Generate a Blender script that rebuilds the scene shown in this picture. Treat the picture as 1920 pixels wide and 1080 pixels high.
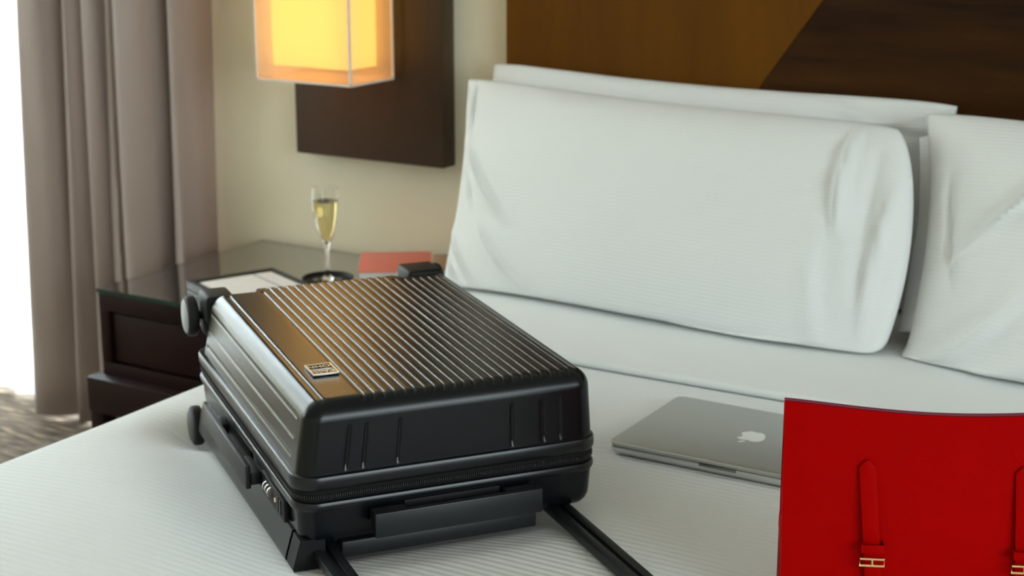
import bpy, bmesh, math, random
import numpy as np
from mathutils import Vector, Matrix

random.seed(7)
for o in list(bpy.data.objects):
    bpy.data.objects.remove(o)
SC = bpy.context.scene
COL = SC.collection
R = math.radians

# ------------------------------------------------------------------ camera, world, lights, exposure
cam_d = bpy.data.cameras.new('camera')
cam = bpy.data.objects.new('camera', cam_d)
COL.objects.link(cam)
SC.camera = cam
cam_d.sensor_width = 36.0
cam_d.lens = 2954.0 / 1920.0 * 36.0
cam.location = (0, 0, 1.35)
cam.rotation_euler = (math.pi / 2 - 0.256, 0, 0.5474)
cam_d.clip_start = 0.05
cam_d.dof.use_dof = True
cam_d.dof.focus_distance = 1.72
cam_d.dof.aperture_fstop = 7.0

world = bpy.data.worlds.new('world')
SC.world = world
world.use_nodes = True
wn = world.node_tree.nodes
wn['Background'].inputs[0].default_value = (0.80, 0.90, 1.0, 1)
wn['Background'].inputs[1].default_value = 1.1

def area(name, loc, rot, sx, sy, power, col):
    d = bpy.data.lights.new(name, 'AREA')
    d.shape = 'RECTANGLE'; d.size = sx; d.size_y = sy; d.energy = power; d.color = col
    o = bpy.data.objects.new(name, d); o.location = loc; o.rotation_euler = rot
    COL.objects.link(o)
    return o

# daylight outside the window behind the sheer (shines into the room, towards -Y)
area('daylight_back_window', (-3.75, 3.25, 1.45), (R(-90), 0, 0), 2.2, 2.4, 330, (0.93, 0.97, 1.0))
# daylight outside the window in the left hand wall (shines towards +X)
area('daylight_left_window', (-5.12, 1.25, 1.72), (0, R(-90), 0), 1.45, 2.5, 52, (0.90, 0.96, 1.0))
# daylight outside the big window in the right hand wall (shines towards -X)
area('daylight_right_window', (3.15, -0.35, 1.75), (0, R(90), 0), 1.7, 2.6, 112, (0.88, 0.945, 1.0))

SC.view_settings.view_transform = 'Standard'
SC.view_settings.look = 'None'
SC.view_settings.gamma = 1.0
SC.view_settings.use_curve_mapping = False
SC.view_settings.exposure = 0.17
SC.cycles.use_denoising = True
SC.cycles.max_bounces = 10
SC.cycles.sample_clamp_indirect = 6.0

# ------------------------------------------------------------------ materials
def new_mat(name):
    m = bpy.data.materials.new(name); m.use_nodes = True
    nt = m.node_tree
    return m, nt, nt.nodes['Principled BSDF']

def mat(name, col, rough=0.5, metal=0.0, spec=0.5, noise=0.0, nscale=20.0, bump=0.0, bscale=200.0, sheen=0.0, coat=0.0):
    m, nt, b = new_mat(name)
    b.inputs['Base Color'].default_value = (*col, 1)
    b.inputs['Roughness'].default_value = rough
    b.inputs['Metallic'].default_value = metal
    b.inputs['Specular IOR Level'].default_value = spec
    b.inputs['Sheen Weight'].default_value = sheen
    b.inputs['Coat Weight'].default_value = coat
    tc = nt.nodes.new('ShaderNodeTexCoord')
    if noise:
        n = nt.nodes.new('ShaderNodeTexNoise'); n.inputs['Scale'].default_value = nscale
        n.inputs['Detail'].default_value = 4
        nt.links.new(tc.outputs['Object'], n.inputs['Vector'])
        mx = nt.nodes.new('ShaderNodeMix'); mx.data_type = 'RGBA'
        mx.inputs[6].default_value = (*[c * (1 - noise) for c in col], 1)
        mx.inputs[7].default_value = (*[min(1, c * (1 + noise)) for c in col], 1)
        nt.links.new(n.outputs['Fac'], mx.inputs[0])
        nt.links.new(mx.outputs[2], b.inputs['Base Color'])
    if bump:
        n2 = nt.nodes.new('ShaderNodeTexNoise'); n2.inputs['Scale'].default_value = bscale
        n2.inputs['Detail'].default_value = 3
        nt.links.new(tc.outputs['Object'], n2.inputs['Vector'])
        bp = nt.nodes.new('ShaderNodeBump'); bp.inputs['Strength'].default_value = bump
        bp.inputs['Distance'].default_value = 0.001
        nt.links.new(n2.outputs['Fac'], bp.inputs['Height'])
        nt.links.new(bp.outputs['Normal'], b.inputs['Normal'])
    return m

def linen(name, col, axis, period, dist, strength=0.6, rough=0.75):
    """woven cotton with fine ribs across one axis"""
    m, nt, b = new_mat(name)
    b.inputs['Base Color'].default_value = (*col, 1)
    b.inputs['Roughness'].default_value = rough
    b.inputs['Specular IOR Level'].default_value = 0.2
    b.inputs['Sheen Weight'].default_value = 0.15
    tc = nt.nodes.new('ShaderNodeTexCoord')
    w = nt.nodes.new('ShaderNodeTexWave'); w.wave_type = 'BANDS'; w.bands_direction = axis
    w.inputs['Scale'].default_value = 0.31416 / period
    w.inputs['Distortion'].default_value = 0.35
    w.inputs['Detail'].default_value = 1.0
    w.inputs['Detail Scale'].default_value = 0.4
    nt.links.new(tc.outputs['Object'], w.inputs['Vector'])
    n = nt.nodes.new('ShaderNodeTexNoise'); n.inputs['Scale'].default_value = 500; n.inputs['Detail'].default_value = 2
    nt.links.new(tc.outputs['Object'], n.inputs['Vector'])
    ad = nt.nodes.new('ShaderNodeMath'); ad.operation = 'MULTIPLY_ADD'
    ad.inputs[1].default_value = 0.25
    nt.links.new(n.outputs['Fac'], ad.inputs[0]); nt.links.new(w.outputs['Fac'], ad.inputs[2])
    bp = nt.nodes.new('ShaderNodeBump'); bp.inputs['Strength'].default_value = strength
    bp.inputs['Distance'].default_value = dist
    nt.links.new(ad.outputs[0], bp.inputs['Height'])
    nt.links.new(bp.outputs['Normal'], b.inputs['Normal'])
    return m

def wood(name, c1, c2, axis='Z', scale=6.0, stretch=14.0, rough=0.35, coat=0.2, spec=0.5):
    m, nt, b = new_mat(name)
    b.inputs['Roughness'].default_value = rough
    b.inputs['Specular IOR Level'].default_value = spec
    b.inputs['Coat Weight'].default_value = coat
    b.inputs['Coat Roughness'].default_value = 0.25
    tc = nt.nodes.new('ShaderNodeTexCoord')
    mp = nt.nodes.new('ShaderNodeMapping')
    s = [stretch, stretch, stretch]
    s['XYZ'.index(axis)] = 1.0
    mp.inputs['Scale'].default_value = s
    nt.links.new(tc.outputs['Object'], mp.inputs['Vector'])
    n = nt.nodes.new('ShaderNodeTexNoise'); n.inputs['Scale'].default_value = scale
    n.inputs['Detail'].default_value = 5; n.inputs['Roughness'].default_value = 0.6
    nt.links.new(mp.outputs['Vector'], n.inputs['Vector'])
    n2 = nt.nodes.new('ShaderNodeTexNoise'); n2.inputs['Scale'].default_value = scale * 0.22
    n2.inputs['Detail'].default_value = 3
    nt.links.new(mp.outputs['Vector'], n2.inputs['Vector'])
    mm = nt.nodes.new('ShaderNodeMath'); mm.operation = 'MULTIPLY_ADD'; mm.inputs[1].default_value = 0.5
    hf = nt.nodes.new('ShaderNodeMath'); hf.operation = 'MULTIPLY'; hf.inputs[1].default_value = 0.5
    nt.links.new(n2.outputs['Fac'], hf.inputs[0])
    nt.links.new(n.outputs['Fac'], mm.inputs[0]); nt.links.new(hf.outputs[0], mm.inputs[2])
    cr = nt.nodes.new('ShaderNodeValToRGB')
    cr.color_ramp.elements[0].position = 0.34; cr.color_ramp.elements[0].color = (*c1, 1)
    cr.color_ramp.elements[1].position = 0.66; cr.color_ramp.elements[1].color = (*c2, 1)
    nt.links.new(mm.outputs[0], cr.inputs['Fac'])
    nt.links.new(cr.outputs['Color'], b.inputs['Base Color'])
    return m

M = {}
M['wall'] = mat('cream_wall_paint', (0.78, 0.72, 0.55), 0.8, spec=0.2, bump=0.1, bscale=150)
M['ceiling'] = mat('ceiling_paint', (0.75, 0.73, 0.68), 0.9, spec=0.1, bump=0.05)
M['duvet'] = linen('ribbed_white_duvet', (0.80, 0.81, 0.80), 'Y', 0.0118, 0.0022, 0.45)
M['sheet'] = linen('white_fold_sheet', (0.82, 0.83, 0.82), 'Y', 0.006, 0.0006, 0.4)
M['pillow'] = linen('white_pillowcase', (0.83, 0.84, 0.83), 'Y', 0.0065, 0.0006, 0.45)
M['shell'] = mat('black_polycarbonate', (0.0040, 0.0050, 0.0065), 0.17, spec=0.27, bump=0.12, bscale=1400)
M['lip'] = mat('black_trim', (0.005, 0.006, 0.0075), 0.28, spec=0.40)
M['black_plastic'] = mat('black_plastic', (0.009, 0.011, 0.013), 0.42, spec=0.4, bump=0.06, bscale=900)
M['dark_plastic'] = mat('deep_black_plastic', (0.004, 0.004, 0.005), 0.55, spec=0.25)
M['rubber'] = mat('black_rubber', (0.011, 0.011, 0.011), 0.6, spec=0.3, bump=0.1, bscale=400)
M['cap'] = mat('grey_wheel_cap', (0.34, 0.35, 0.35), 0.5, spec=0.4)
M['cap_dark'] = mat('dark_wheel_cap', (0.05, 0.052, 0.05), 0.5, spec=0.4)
M['zip'] = mat('black_zip_tape', (0.006, 0.006, 0.006), 0.8, spec=0.2, bump=0.4, bscale=900)
M['teeth'] = mat('black_zip_teeth', (0.012, 0.012, 0.012), 0.35, spec=0.5)
M['chrome'] = mat('brushed_chrome', (0.62, 0.62, 0.60), 0.28, metal=1.0, bump=0.05, bscale=600)
M['silver_text'] = mat('dark_relief_letters', (0.16, 0.16, 0.15), 0.35, metal=1.0)
M['alu'] = mat('satin_aluminium', (0.50, 0.515, 0.50), 0.42, metal=1.0, bump=0.03, bscale=1500)
M['alu_base'] = mat('satin_aluminium_base', (0.66, 0.67, 0.67), 0.40, metal=1.0, bump=0.03, bscale=1500)
M['logo'] = mat('white_logo', (0.82, 0.84, 0.83), 0.35)
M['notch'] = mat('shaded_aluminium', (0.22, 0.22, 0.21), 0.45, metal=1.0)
M['seam'] = mat('dark_seam', (0.02, 0.02, 0.02), 0.6)
M['red'] = mat('red_leather', (0.37, 0.0, 0.0), 0.5, spec=0.03, noise=0.06, nscale=30, bump=0.15, bscale=500)
M['red_edge'] = mat('purplish_edge_highlight', (0.16, 0.006, 0.03), 0.4)  # purplish highlight along the bag's top edge, put into the piping colour
M['gold'] = mat('polished_gold', (0.95, 0.68, 0.32), 0.18, metal=1.0, bump=0.02)
M['glass_table'] = None
M['dark_wood'] = wood('dark_walnut', (0.009, 0.0028, 0.0022), (0.018, 0.006, 0.0045), 'X', 8, 12, 0.4, 0.0, 0.12)
M['plate_wood'] = wood('dark_brown_lacquer', (0.040, 0.018, 0.007), (0.050, 0.024, 0.0095), 'Z', 4, 8, 0.34, 0.0, 0.5)
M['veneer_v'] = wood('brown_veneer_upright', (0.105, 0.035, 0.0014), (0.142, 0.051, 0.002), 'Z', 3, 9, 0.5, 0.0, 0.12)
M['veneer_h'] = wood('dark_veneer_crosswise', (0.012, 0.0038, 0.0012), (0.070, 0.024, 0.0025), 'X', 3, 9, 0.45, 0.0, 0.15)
M['coral'] = mat('coral_cover', (0.72, 0.20, 0.145), 0.6, noise=0.05, nscale=40)
M['paper'] = mat('white_paper', (0.78, 0.76, 0.73), 0.8, noise=0.02, nscale=60)
M['blue_line'] = mat('grey_blue_print', (0.25, 0.30, 0.40), 0.8)
M['leather_dark'] = mat('dark_leather', (0.018, 0.014, 0.011), 0.5, bump=0.2, bscale=500)
M['tan'] = wood('tan_wood', (0.28, 0.17, 0.085), (0.36, 0.23, 0.12), 'X', 8, 8, 0.5, 0.0)
M['mattress'] = mat('white_mattress', (0.75, 0.75, 0.74), 0.9, bump=0.2)
M['base_fabric'] = mat('dark_bed_base', (0.05, 0.04, 0.035), 0.9, bump=0.3)
M['frame_white'] = mat('white_lamp_frame', (0.85, 0.72, 0.60), 0.5)
M['black_metal'] = mat('blackened_metal', (0.03, 0.025, 0.02), 0.4, metal=0.6)
M['window_frame'] = mat('white_window_frame', (0.75, 0.75, 0.73), 0.5)

# curtain
m, nt, b = new_mat('taupe_curtain')
b.inputs['Base Color'].default_value = (0.34, 0.265, 0.232, 1)
b.inputs['Roughness'].default_value = 0.75; b.inputs['Specular IOR Level'].default_value = 0.2
b.inputs['Sheen Weight'].default_value = 0.25
tc = nt.nodes.new('ShaderNodeTexCoord')
wv = nt.nodes.new('ShaderNodeTexWave'); wv.bands_direction = 'Z'; wv.inputs['Scale'].default_value = 160
wv2 = nt.nodes.new('ShaderNodeTexWave'); wv2.bands_direction = 'X'; wv2.inputs['Scale'].default_value = 160
ad = nt.nodes.new('ShaderNodeMath'); ad.operation = 'ADD'
for w_ in (wv, wv2):
    nt.links.new(tc.outputs['Object'], w_.inputs['Vector'])
nt.links.new(wv.outputs['Fac'], ad.inputs[0]); nt.links.new(wv2.outputs['Fac'], ad.inputs[1])
bp = nt.nodes.new('ShaderNodeBump'); bp.inputs['Strength'].default_value = 0.15; bp.inputs['Distance'].default_value = 0.001
nt.links.new(ad.outputs[0], bp.inputs['Height']); nt.links.new(bp.outputs['Normal'], b.inputs['Normal'])
M['curtain'] = m

def translucent(name, col, t_col, mix_trans, see):
    m = bpy.data.materials.new(name); m.use_nodes = True
    nt = m.node_tree; nt.nodes.clear()
    out = nt.nodes.new('ShaderNodeOutputMaterial')
    d = nt.nodes.new('ShaderNodeBsdfDiffuse'); d.inputs[0].default_value = (*col, 1)
    t = nt.nodes.new('ShaderNodeBsdfTranslucent'); t.inputs[0].default_value = (*t_col, 1)
    a = nt.nodes.new('ShaderNodeMixShader'); a.inputs[0].default_value = mix_trans
    nt.links.new(d.outputs[0], a.inputs[1]); nt.links.new(t.outputs[0], a.inputs[2])
    tr = nt.nodes.new('ShaderNodeBsdfTransparent')
    b = nt.nodes.new('ShaderNodeMixShader'); b.inputs[0].default_value = see
    nt.links.new(a.outputs[0], b.inputs[1]); nt.links.new(tr.outputs[0], b.inputs[2])
    nt.links.new(b.outputs[0], out.inputs[0])
    return m
M['sheer'] = translucent('white_sheer', (0.85, 0.87, 0.88), (0.92, 0.94, 0.95), 0.6, 0.25)
M['organza'] = translucent('organza_shade', (0.88, 0.64, 0.44), (0.95, 0.70, 0.48), 0.6, 0.58)

def emis(name, col, strength, base):
    m, nt, b = new_mat(name)
    b.inputs['Base Color'].default_value = (*base, 1)
    b.inputs['Roughness'].default_value = 0.8
    b.inputs['Emission Color'].default_value = (*col, 1)
    b.inputs['Emission Strength'].default_value = strength
    return m
M['lamp'] = emis('glowing_yellow_shade', (1.0, 0.66, 0.11), 1.3, (0.8, 0.6, 0.3))
M['bulb'] = emis('bulb_glow', (1.0, 0.75, 0.4), 4.0, (0.9, 0.85, 0.8))

def thin_glass(name, tint, refl_rough=0.02, spec_ior=1.5, base=0.0):
    m = bpy.data.materials.new(name); m.use_nodes = True
    nt = m.node_tree; nt.nodes.clear()
    out = nt.nodes.new('ShaderNodeOutputMaterial')
    tr = nt.nodes.new('ShaderNodeBsdfTransparent'); tr.inputs[0].default_value = (*tint, 1)
    gl = nt.nodes.new('ShaderNodeBsdfGlossy'); gl.inputs['Roughness'].default_value = refl_rough
    lw = nt.nodes.new('ShaderNodeLayerWeight'); lw.inputs['Blend'].default_value = 0.5
    pw = nt.nodes.new('ShaderNodeMath'); pw.operation = 'POWER'; pw.inputs[1].default_value = 5.0
    nt.links.new(lw.outputs['Facing'], pw.inputs[0])
    f0 = max(base, ((spec_ior - 1) / (spec_ior + 1)) ** 2)
    ad = nt.nodes.new('ShaderNodeMath'); ad.operation = 'MULTIPLY_ADD'; ad.use_clamp = True
    ad.inputs[1].default_value = 1 - f0; ad.inputs[2].default_value = f0
    mx = nt.nodes.new('ShaderNodeMixShader')
    nt.links.new(pw.outputs[0], ad.inputs[0]); nt.links.new(ad.outputs[0], mx.inputs[0])
    nt.links.new(tr.outputs[0], mx.inputs[1]); nt.links.new(gl.outputs[0], mx.inputs[2])
    nt.links.new(mx.outputs[0], out.inputs[0])
    return m
M['pane'] = thin_glass('window_glass', (0.95, 0.98, 0.97))
M['glass_top'] = thin_glass('table_glass', (0.72, 0.90, 0.80), 0.02, 1.55, 0.60)
M['glass_edge'] = mat('green_glass_edge', (0.004, 0.035, 0.022), 0.15, spec=0.6, noise=0.2, nscale=30)
def wine(name, col=(0.93, 0.80, 0.40), ior=1.33):
    m, nt, b = new_mat(name)
    b.inputs['Base Color'].default_value = (*col, 1)
    b.inputs['Roughness'].default_value = 0.02
    b.inputs['IOR'].default_value = ior
    b.inputs['Transmission Weight'].default_value = 1.0
    return m
M['wine'] = wine('pale_gold_wine')
M['flute'] = wine('clear_glass', (0.98, 0.98, 0.97), 1.40)

# carpet
m, nt, b = new_mat('streaked_carpet')
b.inputs['Roughness'].default_value = 0.95; b.inputs['Specular IOR Level'].default_value = 0.1
tc = nt.nodes.new('ShaderNodeTexCoord')
mp = nt.nodes.new('ShaderNodeMapping'); mp.inputs['Scale'].default_value = (5, 34, 5)
mp.inputs['Rotation'].default_value = (0, 0, R(4))
n1 = nt.nodes.new('ShaderNodeTexNoise'); n1.inputs['Scale'].default_value = 2.2; n1.inputs['Detail'].default_value = 4
nt.links.new(tc.outputs['Object'], mp.inputs['Vector']); nt.links.new(mp.outputs['Vector'], n1.inputs['Vector'])
cr = nt.nodes.new('ShaderNodeValToRGB')
e = cr.color_ramp.elements
e[0].position = 0.33; e[0].color = (0.062, 0.052, 0.046, 1)
e[1].position = 0.68; e[1].color = (0.42, 0.31, 0.22, 1)
q = cr.color_ramp.elements.new(0.46); q.color = (0.15, 0.115, 0.085, 1)
q = cr.color_ramp.elements.new(0.56); q.color = (0.20, 0.165, 0.14, 1)
nt.links.new(n1.outputs['Fac'], cr.inputs['Fac']); nt.links.new(cr.outputs['Color'], b.inputs['Base Color'])
n2 = nt.nodes.new('ShaderNodeTexNoise'); n2.inputs['Scale'].default_value = 260
nt.links.new(tc.outputs['Object'], n2.inputs['Vector'])
bp = nt.nodes.new('ShaderNodeBump'); bp.inputs['Strength'].default_value = 0.5; bp.inputs['Distance'].default_value = 0.004
nt.links.new(n2.outputs['Fac'], bp.inputs['Height']); nt.links.new(bp.outputs['Normal'], b.inputs['Normal'])
M['carpet'] = m

# ------------------------------------------------------------------ mesh helpers
def link(name, me, m, parent=None, smooth=True, angle=40):
    ob = bpy.data.objects.new(name, me)
    COL.objects.link(ob)
    if m is not None:
        me.materials.append(m)
    if smooth:
        for p in me.polygons:
            p.use_smooth = True
        me.set_sharp_from_angle(angle=R(angle))
    if parent is not None:
        ob.parent = parent
    return ob

def mk(name, V, F, m, parent=None, smooth=True, angle=40, fix=True):
    me = bpy.data.meshes.new(name)
    me.from_pydata([tuple(map(float, v)) for v in V], [], F)
    if fix:
        bm = bmesh.new(); bm.from_mesh(me)
        bmesh.ops.remove_doubles(bm, verts=bm.verts, dist=1e-6)
        bmesh.ops.recalc_face_normals(bm, faces=bm.faces)
        bm.to_mesh(me); bm.free()
    me.update()
    return link(name, me, m, parent, smooth, angle)

def box_bm(bm, c, s, bev=0.0, seg=2, rot=None):
    r = bmesh.ops.create_cube(bm, size=1.0)
    vs = r['verts']
    bmesh.ops.scale(bm, vec=s, verts=vs)
    if bev:
        es = list({e for v in vs for e in v.link_edges})
        rb = bmesh.ops.bevel(bm, geom=es, offset=bev, segments=seg, profile=0.5, affect='EDGES')
        vs = list({v for f in rb['faces'] for v in f.verts} | {v for v in vs if v.is_valid})
        # gather the whole island
        seen = set(vs); st = list(vs)
        while st:
            v = st.pop()
            for e in v.link_edges:
                w = e.other_vert(v)
                if w not in seen:
                    seen.add(w); st.append(w)
        vs = list(seen)
    if rot is not None:
        bmesh.ops.rotate(bm, cent=(0, 0, 0), matrix=rot, verts=vs)
    bmesh.ops.translate(bm, vec=c, verts=vs)
    return vs

def box(name, lo, hi, m, parent=None, bev=0.0, seg=2, fn=None):
    bm = bmesh.new()
    c = [(a + b) / 2 for a, b in zip(lo, hi)]; s = [abs(b - a) for a, b in zip(lo, hi)]
    box_bm(bm, c, s, bev, seg)
    if fn:
        for v in bm.verts:
            v.co = fn(v.co)
    me = bpy.data.meshes.new(name); bm.to_mesh(me); bm.free()
    return link(name, me, m, parent)

def boxes(name, lst, m, parent=None, bev=0.0, fn=None):
    bm = bmesh.new()
    for lo, hi in lst:
        box_bm(bm, [(a + b) / 2 for a, b in zip(lo, hi)], [abs(b - a) for a, b in zip(lo, hi)], bev)
    if fn:
        for v in bm.verts:
            v.co = fn(v.co)
    me = bpy.data.meshes.new(name); bm.to_mesh(me); bm.free()
    return link(name, me, m, parent)

def lathe(name, prof, m, parent=None, seg=40, loc=(0, 0, 0), axis='Z', fn=None, angle=40):
    V, F = [], []
    n = len(prof)
    for i in range(seg):
        a = 2 * math.pi * i / seg
        for r, z in prof:
            p = (r * math.cos(a), r * math.sin(a), z)
            if axis == 'X':
                p = (p[2], p[0], p[1])
            elif axis == 'Y':
                p = (p[0], p[2], p[1])
            p = Vector(p) + Vector(loc)
            V.append(fn(p) if fn else p)
    for i in range(seg):
        j = (i + 1) % seg
        for k in range(n - 1):
            F.append((i * n + k, j * n + k, j * n + k + 1, i * n + k + 1))
    ob = mk(name, V, F, m, parent, angle=angle)
    return ob

def grid_faces(nu, nv, off=0, flip=False):
    F = []
    for i in range(nu - 1):
        for j in range(nv - 1):
            a = off + i * nv + j
            f = (a, a + nv, a + nv + 1, a + 1)
            F.append(f[::-1] if flip else f)
    return F

def empty(name, loc, rz=0.0):
    o = bpy.data.objects.new(name, None); COL.objects.link(o)
    o.location = loc; o.rotation_euler = (0, 0, rz); o.empty_display_size = 0.05
    return o

def tag(o, label, cat, group=None):
    o['label'] = label; o['category'] = cat
    if group:
        o['group'] = group
    return o

def structure(o):
    o['kind'] = 'structure'
    return o

def stuff(o):
    o['kind'] = 'stuff'
    return o

def prism(name, pts, z0, z1, m, parent=None, bev=0.0, seg=2, angle=40, M4=None):
    """extrude a 2-D outline from z0 to z1, optional bevel of the top rim"""
    bm = bmesh.new()
    lo = [bm.verts.new((x, y, z0)) for x, y in pts]
    hi = [bm.verts.new((x, y, z1)) for x, y in pts]
    n = len(pts)
    bm.faces.new(lo[::-1]); top = bm.faces.new(hi)
    for i in range(n):
        bm.faces.new((lo[i], lo[(i + 1) % n], hi[(i + 1) % n], hi[i]))
    if bev:
        bmesh.ops.bevel(bm, geom=list(top.edges), offset=bev, segments=seg, profile=0.5, affect='EDGES')
    bmesh.ops.recalc_face_normals(bm, faces=bm.faces)
    if M4 is not None:
        bmesh.ops.transform(bm, matrix=M4, verts=bm.verts)
    me = bpy.data.meshes.new(name); bm.to_mesh(me); bm.free()
    return link(name, me, m, parent, True, angle)

def round_rect(w, l, r, n=10, off=0.0):
    """outline of [0,w]x[0,l] with rounded corners, offset outwards"""
    P = []
    for cx, cy, a0 in ((w - r, r, -90), (w - r, l - r, 0), (r, l - r, 90), (r, r, 180)):
        for k in range(n + 1):
            a = R(a0 + 90 * k / n)
            P.append((cx + (r + off) * math.cos(a), cy + (r + off) * math.sin(a)))
    return P

def tube(name, pts, rad, m, parent=None, seg=10, closed=False):
    pts = [Vector(p) for p in pts]
    V, F = [], []
    n = len(pts)
    up = Vector((0.123, 0.37, 0.91)).normalized()
    for i, p in enumerate(pts):
        a = pts[(i - 1) % n] if closed or i > 0 else p
        b = pts[(i + 1) % n] if closed or i < n - 1 else p
        t = (b - a).normalized()
        x = t.cross(up).normalized(); y = t.cross(x)
        for k in range(seg):
            an = 2 * math.pi * k / seg
            V.append(p + (x * math.cos(an) + y * math.sin(an)) * rad)
    for i in range(n if closed else n - 1):
        for k in range(seg):
            i2 = (i + 1) % n
            F.append((i * seg + k, i * seg + (k + 1) % seg, i2 * seg + (k + 1) % seg, i2 * seg + k))
    if not closed:
        F.append(tuple(range(seg))[::-1]); F.append(tuple((n - 1) * seg + k for k in range(seg)))
    return mk(name, V, F, m, parent)

# ------------------------------------------------------------------ room shell
WY = 2.77      # face of the back wall
CEIL = 2.7
structure(boxes('wall_back', [((-2.52, WY, 0), (3.2, WY + 0.2, CEIL)),
                              ((-4.9, WY, 2.45), (-2.52, WY + 0.2, CEIL)),
                              ((-5.0, WY, 0), (-4.85, WY + 0.2, CEIL))], M['wall']))
structure(boxes('wall_left', [((-5.0, -2.8, 0), (-4.9, -0.05, CEIL)), ((-5.0, 2.55, 0), (-4.9, WY, CEIL)),
                              ((-5.0, -0.05, 2.48), (-4.9, 2.55, CEIL)), ((-5.0, -0.05, 0), (-4.9, 2.55, 0.98))], M['wall']))
structure(boxes('wall_right', [((3.0, 1.05, 0), (3.1, WY, CEIL)), ((3.0, -2.8, 0), (3.1, -1.75, CEIL)),
                               ((3.0, -1.75, 2.6), (3.1, 1.05, CEIL)), ((3.0, -1.75, 0), (3.1, 1.05, 0.8))], M['wall']))
structure(box('wall_front', (-5.0, -2.9, 0), (3.1, -2.8, CEIL), M['wall']))
structure(box('floor', (-5.0, -2.9, -0.1), (3.1, WY + 0.2, 0), M['carpet']))
structure(box('ceiling', (-5.0, -2.9, CEIL), (3.1, WY + 0.2, CEIL + 0.1), M['ceiling']))

win = structure(empty('window_1', (-3.7, WY + 0.12, 0)))
boxes('window_frame', [((-1.15, -0.03, 0), (-1.08, 0.03, 2.45)), ((1.1, -0.03, 0), (1.18, 0.03, 2.45)),
                       ((-1.08, -0.03, 0), (1.1, 0.03, 0.07)), ((-1.08, -0.03, 2.38), (1.1, 0.03, 2.45)),
                       ((-0.03, -0.03, 0.07), (0.03, 0.03, 2.38))], M['window_frame'], win, 0.004)
for a, b in ((-1.08, -0.03), (0.03, 1.1)):
    box('pane', (a, -0.004, 0.07), (b, 0.004, 2.38), M['pane'], win)

win = structure(empty('window_2', (-4.95, 1.25, 0)))
boxes('window_frame', [((-0.03, -1.299, 0.981), (0.03, -1.24, 2.479)), ((-0.03, 1.24, 0.981), (0.03, 1.299, 2.479)),
                       ((-0.03, -1.24, 0.981), (0.03, 1.24, 1.04)), ((-0.03, -1.24, 2.42), (0.03, 1.24, 2.479))], M['window_frame'], win, 0.004)
box('pane', (-0.004, -1.24, 1.04), (0.004, 1.24, 2.42), M['pane'], win)
win = structure(empty('window_3', (3.05, -0.35, 0)))
boxes('window_frame', [((-0.03, -1.399, 0.801), (0.03, -1.34, 2.599)), ((-0.03, 1.34, 0.801), (0.03, 1.399, 2.599)),
                       ((-0.03, -1.34, 0.801), (0.03, 1.34, 0.86)), ((-0.03, -1.34, 2.54), (0.03, 1.34, 2.599))], M['window_frame'], win, 0.004)
box('pane', (-0.004, -1.34, 0.86), (0.004, 1.34, 2.54), M['pane'], win)

# ------------------------------------------------------------------ curtains
def curtain(name, pts, z0, z1, m, lean=0.0, flare=0.0, shear=0.0, thick=0.004, nz=24, wob=0.004):
    # pts: (x, y) at the top; smooth with Catmull-Rom, lean shifts x downwards
    P = [Vector((x, y, 0)) for x, y in pts]
    Q = []
    for i in range(len(P) - 1):
        p0 = P[max(0, i - 1)]; p1 = P[i]; p2 = P[i + 1]; p3 = P[min(len(P) - 1, i + 2)]
        for k in range(7):
            t = k / 7
            Q.append(0.5 * ((2 * p1) + (p2 - p0) * t + (2 * p0 - 5 * p1 + 4 * p2 - p3) * t * t + (3 * p1 - p0 - 3 * p2 + p3) * t ** 3))
    Q.append(P[-1])
    V = []
    nq = len(Q)
    for i, q_ in enumerate(Q):
        for j in range(nz + 1):
            z = z0 + (z1 - z0) * j / nz
            d = (z1 - z) / (z1 - z0)
            V.append((q_.x + lean * d * math.sin(i * 0.33) + flare * d * (i / nq - 0.5) - shear * (d - 0.6) * (1 - 0.7 * i / nq) + wob * math.sin(z * 3.1 + i * 0.5),
                      q_.y + wob * math.sin(z * 2.3 + i * 0.37), z))
    ob = mk(name, V, grid_faces(nq, nz + 1), m, angle=80)
    sm = ob.modifiers.new('thickness', 'SOLIDIFY'); sm.thickness = thick; sm.offset = 0
    return ob

c = curtain('curtain', [(-3.035, 2.705), (-3.025, 2.665), (-2.99, 2.648), (-2.945, 2.655), (-2.91, 2.70), (-2.885, 2.712),
                        (-2.875, 2.675), (-2.858, 2.655), (-2.838, 2.675), (-2.825, 2.715), (-2.81, 2.70), (-2.795, 2.66),
                        (-2.77, 2.655), (-2.752, 2.69), (-2.738, 2.672), (-2.715, 2.664), (-2.702, 2.705), (-2.692, 2.70),
                        (-2.675, 2.645), (-2.625, 2.632), (-2.585, 2.655), (-2.568, 2.70), (-2.560, 2.760),
                        (-2.549, 2.755), (-2.538, 2.675), (-2.522, 2.655), (-2.49, 2.652), (-2.468, 2.68), (-2.472, 2.735)],
            0.012, 2.6, M['curtain'], lean=0.006, shear=0.10)
tag(c, 'heavy taupe curtain bunched in folds between window and nightstand', 'curtain')
pts = []
for i in range(33):
    x = -4.75 + i * (1.76 / 32)
    pts.append((x, 2.742 + (0.014 if i % 2 else -0.012) + 0.004 * math.sin(i * 1.7)))
s = curtain('sheer_curtain', pts, 0.012, 2.6, M['sheer'], thick=0.001, wob=0.003)
tag(s, 'bright white sheer curtain hanging over the window at far left', 'curtain')

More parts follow.
